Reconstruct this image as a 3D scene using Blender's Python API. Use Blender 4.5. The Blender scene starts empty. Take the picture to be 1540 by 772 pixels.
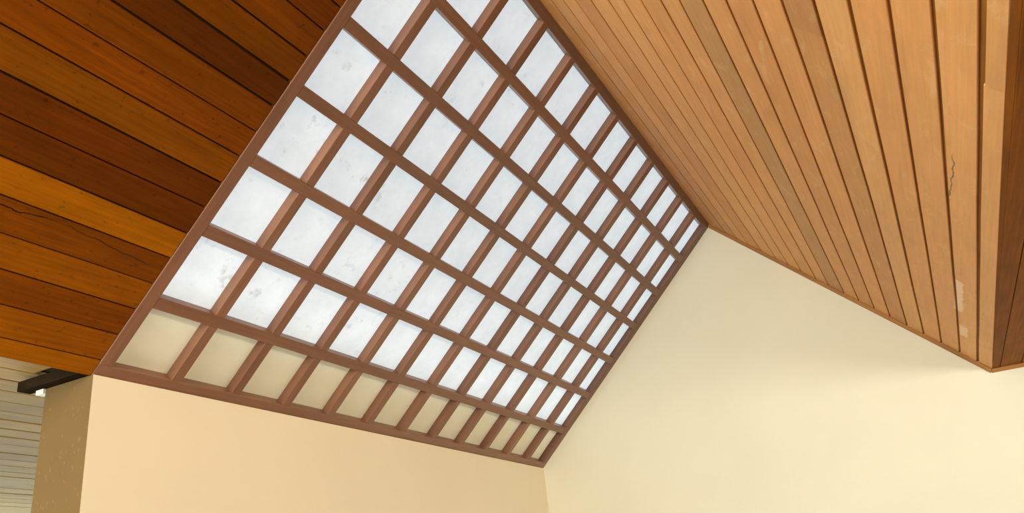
import bpy, math, random
from mathutils import Vector, Matrix

S = bpy.context.scene
COL = S.collection
rnd = random.Random(7)

# ------------------------------------------------------------------ camera, sky, lights, exposure
cam_d = bpy.data.cameras.new('camera')
cam = bpy.data.objects.new('camera', cam_d)
COL.objects.link(cam)
RIGHT = Vector((0.45703985, -0.88321720, -0.10508070))
DOWN = Vector((0.30593670, 0.26703698, -0.91383477))
FWD = Vector((0.83517502, 0.38551087, 0.39225510))
m = Matrix((RIGHT, -DOWN, -FWD)).transposed().to_4x4()
m.translation = Vector((-1.84828, -2.24186, 1.55003))
cam.matrix_world = m
cam_d.sensor_fit = 'HORIZONTAL'
cam_d.sensor_width = 36.0
cam_d.lens = 36.0 * 1225.0 / 1540.0
cam_d.clip_start = 0.05
S.camera = cam

S.view_settings.view_transform = 'Standard'
S.view_settings.look = 'None'
S.view_settings.gamma = 1.0
S.view_settings.use_curve_mapping = False
S.view_settings.exposure = 0.0

W = bpy.data.worlds.new('overcast_sky')
S.world = W
W.use_nodes = True
bg = W.node_tree.nodes['Background']
bg.inputs[0].default_value = (0.755, 0.92, 1.03, 1)
bg.inputs[1].default_value = 2.08


def area(name, loc, target, sx, sy, power, col):
    d = bpy.data.lights.new(name, 'AREA')
    d.shape = 'RECTANGLE'
    d.size, d.size_y = sx, sy
    d.energy = power
    d.color = col
    o = bpy.data.objects.new(name, d)
    COL.objects.link(o)
    o.location = loc
    o.rotation_euler = (Vector(target) - Vector(loc)).to_track_quat('-Z', 'Y').to_euler()
    return o


# daylight by the openings beside the photographer, plus an added lamp behind
area('right_window_light', (0.9, -5.15, 2.05), (0.9, 0.0, 2.0), 4.6, 0.70, 98, (1.0, 0.97, 0.84))
area('gable_fill_light', (-4.45, -1.3, 2.65), (3.5, -1.3, 2.6), 1.5, 1.3, 205, (0.97, 1.0, 0.88))  # unseen lamp added to brighten the gable wall
area('porch_opening_light', (-2.3, 0.32, 1.15), (-1.2, -2.4, 1.8), 2.6, 1.9, 80, (0.98, 1.0, 0.90))


# ------------------------------------------------------------------ helpers
class MB:
    """collects vertices and faces of one mesh, with grain coordinate, tone and hue"""
    def __init__(s):
        s.v, s.f, s.g, s.t, s.h, s.mi = [], [], [], [], [], []

    def vert(s, p, g=(0, 0, 0), tone=1.0, hue=0.0):
        s.v.append(Vector(p)); s.g.append(g); s.t.append(tone); s.h.append(hue)
        return len(s.v) - 1

    def face(s, idx, mi=0):
        s.f.append(tuple(idx)); s.mi.append(mi)

    def strip(s, pos, stations, prof, gseed=0.0, tone=1.0, hue=0.0, mi=0):
        """extrude a closed cross-section along stations; pos(a, w, d) -> world; prof(a) -> [(w, d), ...]"""
        rings = []
        for a in stations:
            rings.append([s.vert(pos(a, w, d), (a, w + gseed, d), tone, hue) for (w, d) in prof(a)])
        n = len(rings[0])
        for r0, r1 in zip(rings, rings[1:]):
            for i in range(n):
                j = (i + 1) % n
                s.face((r0[i], r0[j], r1[j], r1[i]), mi)
        s.face(rings[0][::-1], mi)
        s.face(rings[-1], mi)

    def box(s, p0, p1, mi=0, **k):
        x0, y0, z0 = p0; x1, y1, z1 = p1
        ids = [s.vert(q, q, **k) for q in ((x0, y0, z0), (x1, y0, z0), (x1, y1, z0), (x0, y1, z0),
                                           (x0, y0, z1), (x1, y0, z1), (x1, y1, z1), (x0, y1, z1))]
        for q in ((0, 3, 2, 1), (4, 5, 6, 7), (0, 1, 5, 4), (1, 2, 6, 5), (2, 3, 7, 6), (3, 0, 4, 7)):
            s.face([ids[i] for i in q], mi)

    def build(s, name, mats, parent=None):
        lo = Vector([min(v[i] for v in s.v) for i in range(3)])
        hi = Vector([max(v[i] for v in s.v) for i in range(3)])
        c = (lo + hi) / 2
        c.z = lo.z
        me = bpy.data.meshes.new(name)
        me.from_pydata([tuple(v - c) for v in s.v], [], s.f)
        for q in (mats if isinstance(mats, (list, tuple)) else [mats]):
            me.materials.append(q)
        me.polygons.foreach_set('material_index', s.mi)
        at = me.attributes.new('gc', 'FLOAT_VECTOR', 'POINT')
        at.data.foreach_set('vector', [x for g in s.g for x in g])
        at = me.attributes.new('tone', 'FLOAT', 'POINT'); at.data.foreach_set('value', s.t)
        at = me.attributes.new('hue', 'FLOAT', 'POINT'); at.data.foreach_set('value', s.h)
        import bmesh
        bm = bmesh.new(); bm.from_mesh(me)
        bmesh.ops.recalc_face_normals(bm, faces=bm.faces)
        bm.to_mesh(me); bm.free()
        me.update()
        o = bpy.data.objects.new(name, me)
        COL.objects.link(o)
        if parent is not None:
            o.parent = parent
            o.location = c - parent.location
        else:
            o.location = c
        return o


def tag(o, label=None, cat=None, kind=None, group=None):
    if label: o['label'] = label
    if cat: o['category'] = cat
    if kind: o['kind'] = kind
    if group: o['group'] = group
    return o


# skylight / left slope plane (u along the ridge, v up the slope, n into the room), metres
def P(u, v, n=0.0):
    return Vector((u, -0.72116 * v - 0.69277 * n, 0.69277 * v - 0.72116 * n + 2.6258))


RB = Vector((0, -1.2861, 3.8788)) + 0.018 * Vector((0, -0.70086, 0.7133))   # ridge point of the right slope


def Q(x, t, d=0.0):     # right slope: t down the slope, d outwards
    return Vector((x, RB.y - 0.7133 * t - 0.70086 * d, RB.z - 0.70086 * t + 0.7133 * d))


# ------------------------------------------------------------------ materials
def mat(name):
    mt = bpy.data.materials.new(name)
    mt.use_nodes = True
    nt = mt.node_tree
    return mt, nt, nt.nodes['Principled BSDF']


def N(nt, typ, **kw):
    n = nt.nodes.new(typ)
    for k, v in kw.items():
        setattr(n, k, v)
    return n


def attr(nt, name):
    n = N(nt, 'ShaderNodeAttribute'); n.attribute_name = name
    return n


def ramp(nt, fac, stops):
    n = N(nt, 'ShaderNodeValToRGB')
    nt.links.new(fac, n.inputs[0])
    el = n.color_ramp.elements
    while len(el) < len(stops):
        el.new(0.5)
    for e, (p, c) in zip(el, stops):
        e.position = p
        e.color = (*c, 1) if len(c) == 3 else c
    return n.outputs[0]


def noise(nt, vec, scale, detail=4, rough=0.55, vscale=None, dist=0.0):
    if vscale:
        mp = N(nt, 'ShaderNodeVectorMath', operation='MULTIPLY')
        nt.links.new(vec, mp.inputs[0]); mp.inputs[1].default_value = vscale
        vec = mp.outputs[0]
    n = N(nt, 'ShaderNodeTexNoise')
    nt.links.new(vec, n.inputs['Vector'])
    n.inputs['Scale'].default_value = scale
    n.inputs['Detail'].default_value = detail
    n.inputs['Roughness'].default_value = rough
    n.inputs['Distortion'].default_value = dist
    return n.outputs[0]


def mixc(nt, fac, a, b, mode='MIX'):
    n = N(nt, 'ShaderNodeMix', data_type='RGBA', blend_type=mode)
    for sock, val in ((n.inputs[0], fac), (n.inputs[6], a), (n.inputs[7], b)):
        if isinstance(val, (int, float)):
            sock.default_value = val
        elif isinstance(val, tuple):
            sock.default_value = (*val, 1)
        else:
            nt.links.new(val, sock)
    return n.outputs[2]


def math_(nt, op, a, b=None, c=None):
    n = N(nt, 'ShaderNodeMath', operation=op)
    for sck, val in zip(n.inputs, (a, b, c)):
        if val is None:
            continue
        if isinstance(val, (int, float)):
            sck.default_value = val
        else:
            nt.links.new(val, sck)
    return n.outputs[0]


def window(nt, val, lo, hi, soft):
    a = math_(nt, 'DIVIDE', math_(nt, 'SUBTRACT', val, lo), soft)
    b = math_(nt, 'DIVIDE', math_(nt, 'SUBTRACT', hi, val), soft)
    n = N(nt, 'ShaderNodeMath', operation='MINIMUM'); n.use_clamp = True
    nt.links.new(a, n.inputs[0]); nt.links.new(b, n.inputs[1])
    return n.outputs[0]


def marks(nt, col, items):
    """stains, scuffs and cracks of the boards: (kind, x0, x1, y0, y1, colour, strength)"""
    pos = N(nt, 'ShaderNodeNewGeometry').outputs['Position']
    wob = noise(nt, pos, 14.0, 3, 0.5)
    sp = N(nt, 'ShaderNodeSeparateXYZ'); nt.links.new(pos, sp.inputs[0])
    for kind, x0, x1, y0, y1, c, st in items:
        w = math_(nt, 'MULTIPLY', math_(nt, 'SUBTRACT', wob, 0.5), 0.016 if kind == 'patch' else 0.022)
        if kind == 'crack':          # a thin line from (x0, y0) to (x1, y1)
            k = (y1 - y0) / (x1 - x0)
            yl = math_(nt, 'MULTIPLY_ADD', math_(nt, 'SUBTRACT', sp.outputs[0], x0), k, y0)
            d = math_(nt, 'ADD', math_(nt, 'SUBTRACT', sp.outputs[1], yl), w)
            f = math_(nt, 'MULTIPLY', window(nt, d, -0.0022, 0.0022, 0.0012), window(nt, sp.outputs[0], x0, x1, 0.06))
        else:
            xx = math_(nt, 'ADD', sp.outputs[0], math_(nt, 'MULTIPLY', w, 9.0))
            yy = math_(nt, 'ADD', sp.outputs[1], w)
            so = 0.006 if kind == 'patch' else 0.08
            f = math_(nt, 'MULTIPLY', window(nt, xx, x0, x1, so * 5), window(nt, yy, y0, y1, so if kind == 'patch' else 0.03))
        col = mixc(nt, math_(nt, 'MULTIPLY', f, st), col, c)
    return col


def wood(name, base, warm, rough=0.5, contrast=0.35, spec=0.3, speck=0.0, bump=0.15, mk=None, scuff=0.0):
    mt, nt, b = mat(name)
    g = attr(nt, 'gc').outputs['Vector']
    tone = attr(nt, 'tone').outputs['Fac']
    hue = attr(nt, 'hue').outputs['Fac']
    col = mixc(nt, hue, base, warm)
    fine = noise(nt, g, 1.0, 5, 0.6, (3.0, 90.0, 20.0), 0.4)
    broad = noise(nt, g, 1.0, 3, 0.5, (1.6, 11.0, 5.0), 0.8)
    blot = noise(nt, g, 6.0, 4, 0.6, (0.8, 1.5, 1.0))
    k1 = ramp(nt, fine, [(0.3, (1 - contrast,) * 3), (0.7, (1 + contrast * 0.55,) * 3)])
    k2 = ramp(nt, broad, [(0.3, (1 - contrast * 0.8,) * 3), (0.7, (1 + contrast * 0.5,) * 3)])
    k3 = ramp(nt, blot, [(0.35, (1 - contrast * 0.5,) * 3), (0.65, (1 + contrast * 0.25,) * 3)])
    col = mixc(nt, 1.0, col, k1, 'MULTIPLY')
    col = mixc(nt, 1.0, col, k2, 'MULTIPLY')
    col = mixc(nt, 1.0, col, k3, 'MULTIPLY')
    tn = N(nt, 'ShaderNodeVectorMath', operation='SCALE')
    nt.links.new(col, tn.inputs[0]); nt.links.new(tone, tn.inputs['Scale'])
    col = tn.outputs[0]
    if speck:
        sp = noise(nt, g, 55.0, 2, 0.5, (0.7, 1.0, 1.0))
        k4 = ramp(nt, sp, [(0.26, (1 - speck,) * 3), (0.36, (1, 1, 1))])
        col = mixc(nt, 1.0, col, k4, 'MULTIPLY')
    if scuff:
        sc = noise(nt, g, 1.0, 5, 0.65, (5.0, 14.0, 4.0), 1.2)
        col = mixc(nt, ramp(nt, sc, [(0.56, (0, 0, 0)), (0.74, (scuff,) * 3)]), col, (0.80, 0.52, 0.27))
        dk = noise(nt, g, 1.0, 4, 0.6, (2.2, 9.0, 4.0), 0.6)
        col = mixc(nt, ramp(nt, dk, [(0.58, (0, 0, 0)), (0.78, (scuff * 0.8,) * 3)]), col, (0.36, 0.15, 0.045))
    if mk:
        col = marks(nt, col, mk)
    nt.links.new(col, b.inputs['Base Color'])
    b.inputs['Roughness'].default_value = rough
    b.inputs['Specular IOR Level'].default_value = spec
    bp = N(nt, 'ShaderNodeBump'); bp.inputs['Strength'].default_value = bump
    bp.inputs['Distance'].default_value = 0.002
    nt.links.new(fine, bp.inputs['Height']); nt.links.new(bp.outputs[0], b.inputs['Normal'])
    return mt


M_left = wood('shade_toned_boards', (0.182, 0.041, 0.0004), (0.250, 0.076, 0.0004), 0.5, 0.22, 0.08, 0.35, mk=[  # same wood as the right slope, its shade put into the colour
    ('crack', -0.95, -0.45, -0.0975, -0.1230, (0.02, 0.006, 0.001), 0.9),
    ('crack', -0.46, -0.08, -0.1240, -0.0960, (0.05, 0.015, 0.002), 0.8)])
M_right = wood('honey_boards', (0.630, 0.275, 0.082), (0.650, 0.345, 0.120), 0.5, 0.08, 0.25, scuff=0.36, mk=[
    ('patch', 2.05, 2.60, -2.583, -2.551, (0.88, 0.66, 0.46), 0.75),
    ('patch', 2.84, 3.10, -2.602, -2.568, (0.88, 0.66, 0.46), 0.65),
    ('crack', 0.717, 1.16, -2.5555, -2.5395, (0.14, 0.06, 0.015), 0.85),
    ('stain', 0.40, 0.80, -2.345, -2.265, (0.30, 0.16, 0.06), 0.55)])
M_flat = wood('brown_flat_boards', (0.230, 0.066, 0.001), (0.270, 0.090, 0.002), 0.6, 0.25, 0.06)
M_slat = wood('weathered_slats', (0.420, 0.255, 0.075), (0.600, 0.410, 0.120), 0.6, 0.16, 0.2)
M_bar = wood('brown_painted_wood', (0.225, 0.098, 0.056), (0.258, 0.120, 0.070), 0.38, 0.14, 0.5)
M_trim = wood('orange_trim', (0.420, 0.185, 0.050), (0.45, 0.21, 0.06), 0.45, 0.2, 0.3)
M_beam = wood('charred_beam', (0.035, 0.022, 0.012), (0.05, 0.03, 0.02), 0.85, 0.4, 0.0)
M_back = wood('gap_backing', (0.060, 0.028, 0.010), (0.06, 0.03, 0.012), 0.8, 0.2, 0.1)
M_tongue = wood('board_tongue', (0.270, 0.110, 0.020), (0.27, 0.12, 0.03), 0.7, 0.2, 0.1)
M_edge = wood('roof_underside', (0.85, 0.79, 0.56), (0.85, 0.79, 0.56), 0.8, 0.1, 0.1)
M_chip = wood('pale_chip', (0.85, 0.83, 0.76), (0.85, 0.83, 0.76), 0.8, 0.05, 0.1)


def plaster(name, col, var, bump_scale, bump, rough=0.8, lumps=False):
    mt, nt, b = mat(name)
    tc = N(nt, 'ShaderNodeTexCoord').outputs['Object']
    n1 = noise(nt, tc, 1.7, 3, 0.5)
    c = ramp(nt, n1, [(0.3, tuple(x * (1 - var) for x in col)), (0.7, tuple(min(1, x * (1 + var * 0.5)) for x in col))])
    h = noise(nt, tc, bump_scale, 4, 0.6)
    if lumps:
        mp = N(nt, 'ShaderNodeVectorMath', operation='MULTIPLY')
        nt.links.new(tc, mp.inputs[0]); mp.inputs[1].default_value = (1, 1, 0.55)
        vo = N(nt, 'ShaderNodeTexVoronoi', feature='SMOOTH_F1')
        nt.links.new(mp.outputs[0], vo.inputs['Vector'])
        vo.inputs['Scale'].default_value = 62
        vo.inputs['Smoothness'].default_value = 0.6
        inv = ramp(nt, vo.outputs['Distance'], [(0.05, (1, 1, 1)), (0.38, (0, 0, 0))])
        gate = ramp(nt, noise(nt, tc, 26, 3), [(0.48, (0, 0, 0)), (0.6, (1, 1, 1))])
        h = mixc(nt, 1.0, inv, gate, 'MULTIPLY')
        c = mixc(nt, math_(nt, 'MULTIPLY', h, 0.55), c, tuple(x * 1.9 for x in col))  # lump peaks coloured lighter, as if catching light
    nt.links.new(c, b.inputs['Base Color'])
    b.inputs['Roughness'].default_value = rough
    b.inputs['Specular IOR Level'].default_value = 0.2
    bp = N(nt, 'ShaderNodeBump'); bp.inputs['Strength'].default_value = bump
    bp.inputs['Distance'].default_value = 0.004 if lumps else 0.002
    nt.links.new(h, bp.inputs['Height']); nt.links.new(bp.outputs[0], b.inputs['Normal'])
    return mt


M_wall = plaster('cream_paint', (0.850, 0.755, 0.560), 0.03, 60, 0.12)
M_gable = plaster('pale_cream_paint', (0.850, 0.820, 0.665), 0.03, 60, 0.12)
M_stucco = plaster('tan_stucco', (0.165, 0.098, 0.034), 0.08, 60, 0.8, 0.85, True)
M_floor = plaster('terracotta_floor', (0.20, 0.14, 0.095), 0.1, 30, 0.1, 0.4)

# dirty translucent roof-light sheet
M_pane, nt, b = mat('translucent_sheet')
tc = N(nt, 'ShaderNodeTexCoord').outputs['Object']
mott = ramp(nt, noise(nt, tc, 9.0, 5, 0.65), [(0.3, (0.86, 0.87, 0.875)), (0.65, (0.955, 0.955, 0.95))])
blot = ramp(nt, noise(nt, tc, 12.0, 5, 0.65), [(0.27, (0.66, 0.64, 0.60)), (0.40, (1, 1, 1))])
sx = N(nt, 'ShaderNodeSeparateXYZ'); nt.links.new(attr(nt, 'gc').outputs['Vector'], sx.inputs[0])
near = N(nt, 'ShaderNodeMapRange'); nt.links.new(sx.outputs[0], near.inputs[0])      # dirt has gathered on the first columns
near.inputs[1].default_value = 0.2; near.inputs[2].default_value = 1.9; near.inputs[3].default_value = 1.0; near.inputs[4].default_value = 0.15
gate = mixc(nt, 1.0, ramp(nt, noise(nt, tc, 2.3, 2), [(0.40, (0, 0, 0)), (0.55, (1, 1, 1))]), near.outputs[0], 'MULTIPLY')
pc = mixc(nt, gate, mott, mixc(nt, 1.0, mott, blot, 'MULTIPLY'))
dif = N(nt, 'ShaderNodeBsdfDiffuse'); tra = N(nt, 'ShaderNodeBsdfTranslucent')
nt.links.new(pc, dif.inputs[0]); nt.links.new(pc, tra.inputs[0])
mx = N(nt, 'ShaderNodeMixShader'); mx.inputs[0].default_value = 0.36
nt.links.new(dif.outputs[0], mx.inputs[1]); nt.links.new(tra.outputs[0], mx.inputs[2])
nt.links.new(mx.outputs[0], nt.nodes['Material Output'].inputs[0])
nt.nodes.remove(b)

# cream-painted sheet of the bottom row, letting only a little light through
M_low, nt, b = mat('cream_sheet')
tc = N(nt, 'ShaderNodeTexCoord').outputs['Object']
lc = ramp(nt, noise(nt, tc, 7.0, 4, 0.6), [(0.32, (0.91, 0.86, 0.67)), (0.62, (0.94, 0.90, 0.74))])
dif = N(nt, 'ShaderNodeBsdfDiffuse'); tra = N(nt, 'ShaderNodeBsdfTranslucent')
nt.links.new(lc, dif.inputs[0]); nt.links.new(lc, tra.inputs[0])
mx = N(nt, 'ShaderNodeMixShader'); mx.inputs[0].default_value = 0.18
nt.links.new(dif.outputs[0], mx.inputs[1]); nt.links.new(tra.outputs[0], mx.inputs[2])
nt.links.new(mx.outputs[0], nt.nodes['Material Output'].inputs[0])
nt.nodes.remove(b)

# ------------------------------------------------------------------ room shell
XG, YF, XB, YR, XE = 3.5757, 0.2033, -4.6, -5.3, -0.0534
ZT = 2.4242

mb = MB(); mb.box((XB - 0.2, YR - 0.2, -0.12), (XG + 0.25, 4.2, 0.0))
tag(mb.build('floor', M_floor), 'floor of the room below the sloping ceilings', 'floor', 'structure')

# wall under the skylight, with its rough end face
mb = MB(); mb.box((XE, YF, 0.0), (XG, YF + 0.2445, ZT))
mb.mi[5] = 1
tag(mb.build('wall_front', [M_wall, M_stucco]), 'smooth cream wall under the skylight with a rough tan stucco end', 'wall', 'structure')

# gable wall: pentagon with the flat-ceiling side running on to the right
EZ = 2.4948 + 0.018
pent = [(YF, 0.0), (YF, ZT), (P(0, -0.28, -0.03).y, P(0, -0.28, -0.03).z), (-1.275, 3.93), (-1.30, 3.93), (Q(0, 0.1, 0.012).y, Q(0, 0.1, 0.012).z), (Q(0, 1.9, 0.012).y, Q(0, 1.9, 0.012).z), (Q(0, 1.975).y, EZ + 0.029), (YR, EZ + 0.029), (YR, 0.0)]
mb = MB()
a_ = [mb.vert((XG, y, z)) for y, z in pent]
b_ = [mb.vert((XG + 0.2, y, z)) for y, z in pent]
mb.face(a_); mb.face(b_[::-1])
for i in range(len(pent)):
    j = (i + 1) % len(pent)
    mb.face((a_[i], b_[i], b_[j], a_[j]))
tag(mb.build('wall_gable', M_gable), 'pale cream gable wall with its peak between skylight and honey boards', 'wall', 'structure')

mb = MB(); mb.box((XB, YR - 0.2, 0.0), (XG + 0.2, YR, 2.75))
tag(mb.build('wall_right', M_wall), 'cream wall below the flat brown ceiling', 'wall', 'structure')
mb = MB(); mb.box((XB - 0.2, YR, 0.0), (XB, YF, 4.0))
tag(mb.build('wall_back', M_wall), 'cream wall behind the photographer', 'wall', 'structure')


def jitter(seed, amp):
    ph = [random.Random(seed * 13 + i).uniform(0, 6.28) for i in range(3)]
    return lambda a: amp * (math.sin(a * 1.1 + ph[0]) + 0.6 * math.sin(a * 2.7 + ph[1]) + 0.35 * math.sin(a * 6.1 + ph[2]))


def plank(mb, pos, lo, hi, a0, a1, th, ch, seed, tone, hue, step=0.25, lift=0.0):
    n = max(2, int((a1 - a0) / step) + 1)
    st = [a0 + (a1 - a0) * i / (n - 1) for i in range(n)]

    def prof(a):
        l, h = lo(a), hi(a)
        return [(l, th), (l, lift + ch), (l + ch, lift), (h - ch, lift), (h, lift + ch), (h, th)]
    mb.strip(pos, st, prof, seed * 1.37, tone, hue)


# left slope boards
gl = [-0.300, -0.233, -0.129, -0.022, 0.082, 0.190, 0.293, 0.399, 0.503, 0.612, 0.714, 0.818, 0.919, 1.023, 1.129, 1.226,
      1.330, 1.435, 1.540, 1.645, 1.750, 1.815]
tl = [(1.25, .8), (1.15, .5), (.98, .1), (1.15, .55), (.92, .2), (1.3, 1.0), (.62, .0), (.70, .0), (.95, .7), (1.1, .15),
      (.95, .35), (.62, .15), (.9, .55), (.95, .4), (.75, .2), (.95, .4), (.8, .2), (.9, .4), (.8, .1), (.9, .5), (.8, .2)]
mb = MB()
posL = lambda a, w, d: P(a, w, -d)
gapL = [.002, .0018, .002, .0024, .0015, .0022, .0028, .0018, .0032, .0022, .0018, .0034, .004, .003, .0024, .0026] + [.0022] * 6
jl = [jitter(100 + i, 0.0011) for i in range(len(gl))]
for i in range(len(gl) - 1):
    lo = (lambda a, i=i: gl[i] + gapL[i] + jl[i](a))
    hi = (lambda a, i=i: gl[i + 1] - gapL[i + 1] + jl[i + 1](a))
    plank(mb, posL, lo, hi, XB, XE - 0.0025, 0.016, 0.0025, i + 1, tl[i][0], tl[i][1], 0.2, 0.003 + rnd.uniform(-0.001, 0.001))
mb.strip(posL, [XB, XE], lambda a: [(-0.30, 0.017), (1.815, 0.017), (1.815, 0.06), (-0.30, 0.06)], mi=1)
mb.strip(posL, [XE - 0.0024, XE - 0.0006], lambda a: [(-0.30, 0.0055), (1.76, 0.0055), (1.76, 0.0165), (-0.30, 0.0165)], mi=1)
tag(mb.build('ceiling_left', [M_left, M_back]), 'sloping ceiling of orange-brown boards with shade in their colour beside the skylight', 'ceiling', 'structure')

# right slope boards
g0 = [0.0, 0.085, 0.177, 0.268, 0.374, 0.485, 0.578, 0.676, 0.782, 0.874, 0.981, 1.081, 1.185, 1.289, 1.396, 1.500, 1.608, 1.717,
      1.822, 1.882]
tr = [(.8, .1), (.92, .25), (1.06, .3), (.97, .1), (1.08, .45), (1.08, .5), (1.1, .3), (1.04, .2), (1.05, .4), (.78, .75), (1.02, .3), (.95, .15),
      (1.06, .25), (.88, .3), (1.08, .65), (1.08, .3), (1.10, .35), (1.14, .45), (1.10, .5)]
gw = [.004, .004, .004, .0035, .0045, .004, .0035, .004, .0045, .004, .0048, .0048, .005, .0048, .0055, .006, .0055, .006, .0075, 0]
mb = MB()
jr = [jitter(300 + i, 0.0012) for i in range(len(g0))]
edge = lambda a: 1.883 + 0.0245 * a


def line(i):
    if i == len(g0) - 1:
        return edge
    if i == 0:
        return lambda a: 0.0
    return lambda a: g0[i] + 0.0185 * a + jr[i](a)


for i in range(len(g0) - 1):
    L0, L1 = line(i), line(i + 1)
    lo = (lambda a, L=L0, w=gw[i]: L(a) + w * 0.9)
    hi = (lambda a, L=L1, w=gw[i + 1]: L(a) - w * 0.9)
    to, hu = tr[i]
    lf = 0.001 * rnd.random()
    if i == 13:       # a butt joint near the top of this board
        plank(mb, Q, lo, hi, XB, 0.262, 0.016, 0.002, i + 41, to * 0.86, hu, 0.25, lf)
        plank(mb, Q, lo, hi, 0.2635, XG, 0.016, 0.002, i + 61, to, hu, 0.25, lf + 0.0008)
    elif i == 16:
        plank(mb, Q, lo, hi, XB, 2.305, 0.016, 0.002, i + 41, to, hu, 0.25, lf)
        plank(mb, Q, lo, hi, 2.307, XG, 0.016, 0.002, i + 61, to * 0.97, hu, 0.25, lf + 0.0008)
    elif i == 18:     # edge board pieced from two lengths, the upper one a little narrower
        plank(mb, Q, (lambda a: lo(a) + 0.0045), hi, XB, 0.238, 0.016, 0.002, i + 41, to * 0.95, hu, 0.25, 0.0)
        plank(mb, Q, lo, (lambda a: hi(a) - 0.001), 0.2415, XG, 0.016, 0.002, i + 61, to * 1.02, hu, 0.25, 0.0015)
    else:
        plank(mb, Q, lo, hi, XB, XG, 0.016, 0.002, i + 41, to, hu, 0.25, lf)
mb.strip(Q, [XB, 0, XG], lambda a: [(0.0, 0.009), (edge(a) - 0.012, 0.009), (edge(a) - 0.012, 0.012), (0.0, 0.012)], mi=1)
mb.strip(Q, [XB, XG], lambda a: [(-0.05, 0.017), (1.84, 0.017), (1.84, 0.06), (-0.05, 0.06)], mi=2)
tag(mb.build('ceiling_right', [M_right, M_tongue, M_back]), 'sloping ceiling of honey-coloured boards running down from the ridge', 'ceiling', 'structure')

# flat ceiling beyond the lower edge of the right slope
mb = MB()
posF = lambda a, w, d: Vector((a, -w, EZ + d))
fe = lambda a: -Q(a, edge(a)).y + 0.0015
fg = [None, 2.737, 2.845, 2.95, 3.055, 3.16, 3.27, 3.38, 3.49, 3.6, 3.71, 3.82, 3.93, 4.04, 4.15, 4.26, 4.37, 4.48, 4.59, 4.7, 4.81, 4.92, 5.03, 5.14, 5.3]
for i in range(len(fg) - 1):
    L0 = fe if i == 0 else (lambda a, i=i: fg[i] + 0.006 * (a - 2) + 0.0014)
    L1 = (lambda a, i=i: fg[i + 1] + 0.006 * (a - 2) - 0.0014)
    plank(mb, posF, L0, L1, XB, XG, 0.016, 0.002, i + 81, rnd.uniform(.85, 1.05), rnd.random() * .6, 0.4)
mb.strip(posF, [XB, XG], lambda a: [(2.71, 0.03), (5.3, 0.03), (5.3, 0.07), (2.71, 0.07)], mi=1)
# slope boards' lower ends close onto the flat boards
mb.strip(posF, [XB, 0, XG], lambda a: [(fe(a) - 0.001, 0.004), (fe(a) + 0.02, 0.004), (fe(a) + 0.02, 0.06), (fe(a) - 0.001, 0.06)], mi=0, tone=.8)
tag(mb.build('ceiling_flat', [M_flat, M_back]), 'flat brown board ceiling past the lower edge of the honey boards', 'ceiling', 'structure')

# porch ceiling of narrow weathered boards beyond the wall end
mb = MB()
ZS = 2.474
ys = [0.19, 0.349, 0.462, 0.586, 0.709, 0.841, 0.976, 1.102, 1.234, 1.365, 1.493, 1.657, 1.791, 1.925, 2.067, 2.186, 2.358, 2.50, 2.65, 2.795,
      2.93, 3.07, 3.2, 3.34, 3.5, 3.65, 3.8, 4.0]
posS = lambda a, w, d: Vector((a, w, ZS + d))
for i in range(len(ys) - 1):
    gp = rnd.choice([.003, .006, .009])
    plank(mb, posS, (lambda a, i=i: ys[i] + 0.004), (lambda a, i=i, gp=gp: ys[i + 1] - gp), XB, (XG if ys[i] > 0.44 else XE - 0.045), 0.014, 0.0025, i + 121,
          rnd.uniform(.88, 1.1), min(1, max(0, .1 + .22 * (ys[i] - .3)) + rnd.uniform(-.1, .15)), 0.6, rnd.uniform(0, .004))  # brighter light on the farther slats put into their colour
mb.strip(posS, [XB, XG], lambda a: [(0.455, 0.018), (4.0, 0.018), (4.0, 0.05), (0.455, 0.05)], mi=1)
mb.strip(posS, [XB, XE - 0.001], lambda a: [(0.20, 0.018), (0.4549, 0.018), (0.4549, 0.05), (0.26, 0.05)], mi=1)
tag(mb.build('ceiling_porch', [M_slat, M_back]), 'lower ceiling of weathered grey slats behind the stucco wall end', 'ceiling', 'structure')

# roof overlap outside the bottom row of panes
mb = MB()
mb.strip(lambda a, w, d: P(a, w, -d), [XE, XG], lambda a: [(-0.325, 0.05), (-0.29, 0.05), (-0.285, 0.13), (0.000, 0.13), (0.000, 0.17), (-0.325, 0.17)])
tag(mb.build('roof', M_edge), 'roof edge covering the cream bottom row of panes', 'roof', 'structure')

# ------------------------------------------------------------------ skylight
sky = bpy.data.objects.new('window_1', None)
COL.objects.link(sky)
sky.location = P(1.75, -0.27)
tag(sky, 'sloping skylight of white panes in a brown wooden grid under the ridge', 'skylight', 'structure')
DEP = 0.043
VB, VR = -0.293, 1.815                      # bottom and top of the frame
plow = [0.0, 0.3045, 0.5976, 0.8916, 1.179, 1.468]
pw = 0.0465
UE = XG - 0.0005


def bar_u(name, v0, v1, u0, u1, n0=0.0, n1=DEP, seed=0, tone=1.0, ch=0.002, label=None):
    mb = MB()
    mb.strip(lambda a, w, d: P(a, w, -d), [u0 + (u1 - u0) * k / 8 for k in range(9)],
             lambda a: [(v0, n1), (v0, n0 + ch), (v0 + ch, n0), (v1 - ch, n0), (v1, n0 + ch), (v1, n1)], seed * 1.7, tone, rnd.random())
    o = mb.build(name, M_bar, sky)
    if label: o['label'] = label
    return o


def bar_v(name, u0, u1, v0, v1, n0=0.0, n1=DEP, seed=0, tone=1.0, ch=0.002, label=None):
    mb = MB()
    mb.strip(lambda a, w, d: P(w, a, -d), [v0 + (v1 - v0) * k / 8 for k in range(9)],
             lambda a: [(u0, n1), (u0, n0 + ch), (u0 + ch, n0), (u1 - ch, n0), (u1, n0 + ch), (u1, n1)], seed * 1.7, tone, rnd.random())
    o = mb.build(name, M_bar, sky)
    if label: o['label'] = label
    return o


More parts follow.
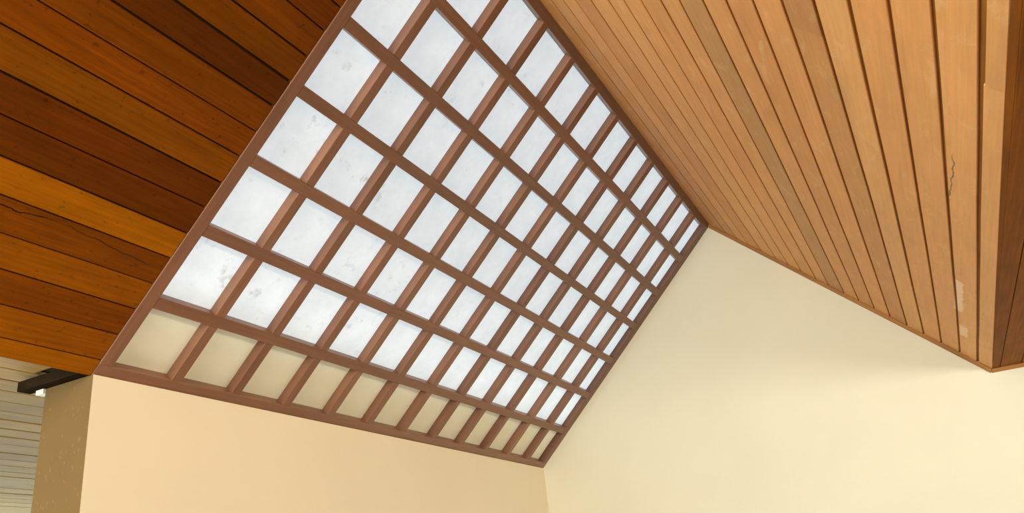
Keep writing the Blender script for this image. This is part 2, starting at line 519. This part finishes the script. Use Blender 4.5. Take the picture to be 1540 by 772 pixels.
bar_u('bottom_rail', VB, -0.247, XE, UE, seed=1)
bar_u('ridge_rail', 1.7665, VR, XE, UE, seed=2, n0=0.0, tone=0.8)
bar_v('stile', XE, 0.0, -0.247, 1.7665, seed=3, n0=0.0)
bar_v('stile', UE - 0.062, UE, -0.247, 1.7665, seed=4, tone=0.85)
for j, p in enumerate(plow):
    bar_u('purlin', p, p + pw, 0.0, UE - 0.062, seed=10 + j, tone=rnd.uniform(.94, 1.06))
vs = [(-0.247, plow[0])] + [(plow[j] + pw, plow[j + 1]) for j in range(5)] + [(plow[5] + pw, 1.7665)]
# glazing bars, each one timber running up the slope (let into the purlins)
for i in range(1, 12):
    mb = MB()
    u1 = 0.3 * i; u0 = u1 - 0.0455
    tn, hu = rnd.uniform(.94, 1.06), rnd.random()
    for (v0, v1) in vs:
        mb.strip(lambda a, w, d: P(w, a, -d), [v0, v1],
                 lambda a: [(u0, DEP), (u0, 0.003), (u0 + .002, 0.001), (u1 - .002, 0.001), (u1, 0.003), (u1, DEP)], i * 1.7, tn, hu)
    mb.build('glazing_bar', M_bar, sky)
# panes
us = [(0.0, 0.2545)] + [(0.3 * i, 0.3 * (i + 1) - 0.0455) for i in range(1, 11)] + [(3.3, UE - 0.062)]
for rows, nm, mtl, lab in ((vs[:1], 'lower_panes', M_low, 'cream panes of the bottom row'),
                           (vs[1:], 'panes', M_pane, 'milky white translucent panes with dirt spots')):
    mb = MB()
    for (v0, v1) in rows:
        for (u0, u1) in us:
            e = 0.018
            ids = [mb.vert(P(u, v, -DEP - 0.001), (u, v, 0)) for u, v in ((u0 - e, v0 - e), (u1 + e, v0 - e), (u1 + e, v1 + e), (u0 - e, v1 + e))]
            mb.face(ids)
    mb.build(nm, mtl, sky)['label'] = lab

# ------------------------------------------------------------------ mouldings along the gable
mb = MB()
r = 0.020


def mould(pos, stations):
    mb.strip(pos, stations, lambda a: [(0, 0), (r, 0), (r, r * .35), (r * .75, r * .75), (r * .35, r), (0, r)], 3.3)


# (w = away from the gable wall, d = away from the ceiling boards)
mould(lambda a, w, d: Q(XG - 0.0003 - w, a, -d - 0.0003), [0.0, 0.65, 1.3, 1.972])
tag(mb.build('trim_1', M_trim), 'narrow brown moulding along the gable under the honey boards', 'trim', 'structure')
mb = MB()
ye = -Q(XG, 1.972).y
mould(lambda a, w, d: Vector((XG - 0.0003 - w, -a, EZ - 0.0003 - d)), [ye - 0.005, 4.0, 5.3])
tag(mb.build('trim_2', M_trim), 'narrow brown moulding along the gable under the flat ceiling', 'trim', 'structure')

# ------------------------------------------------------------------ dark timber on the wall end
beam = bpy.data.objects.new('timber_beam', None)
COL.objects.link(beam)
beam.location = (-0.07, 0.36, ZT)
tag(beam, 'short black-stained timber lying on the stucco wall end', 'beam', 'thing')
mb = MB()
mb.strip(lambda a, w, d: Vector((-0.095 + w, a, ZT + 0.002 + d)), [0.213, 0.30, 0.42, 0.545],
         lambda a: [(0, 0.003), (0.003, 0), (0.05, 0), (0.053, 0.003), (0.053, 0.034 - .1 * max(0, .30 - a)), (0.05, 0.037 - .1 * max(0, .30 - a)), (0.003, 0.037 - .1 * max(0, .30 - a)), (0, 0.034 - .1 * max(0, .30 - a))], 5.1)
mb.build('timber', M_beam, beam)
mb = MB()
mb.strip(lambda a, w, d: Vector((-0.06 + w, a, ZT - 0.016 + d)), [0.452, 0.47, 0.492],
         lambda a: [(0, 0.002), (0.002, 0), (0.03, 0), (0.032, 0.002), (0.032, 0.017), (0, 0.017)], 5.9)
mb.build('block', M_chip, beam)['label'] = 'small pale shim under the timber'  # plain pale block added under the timber
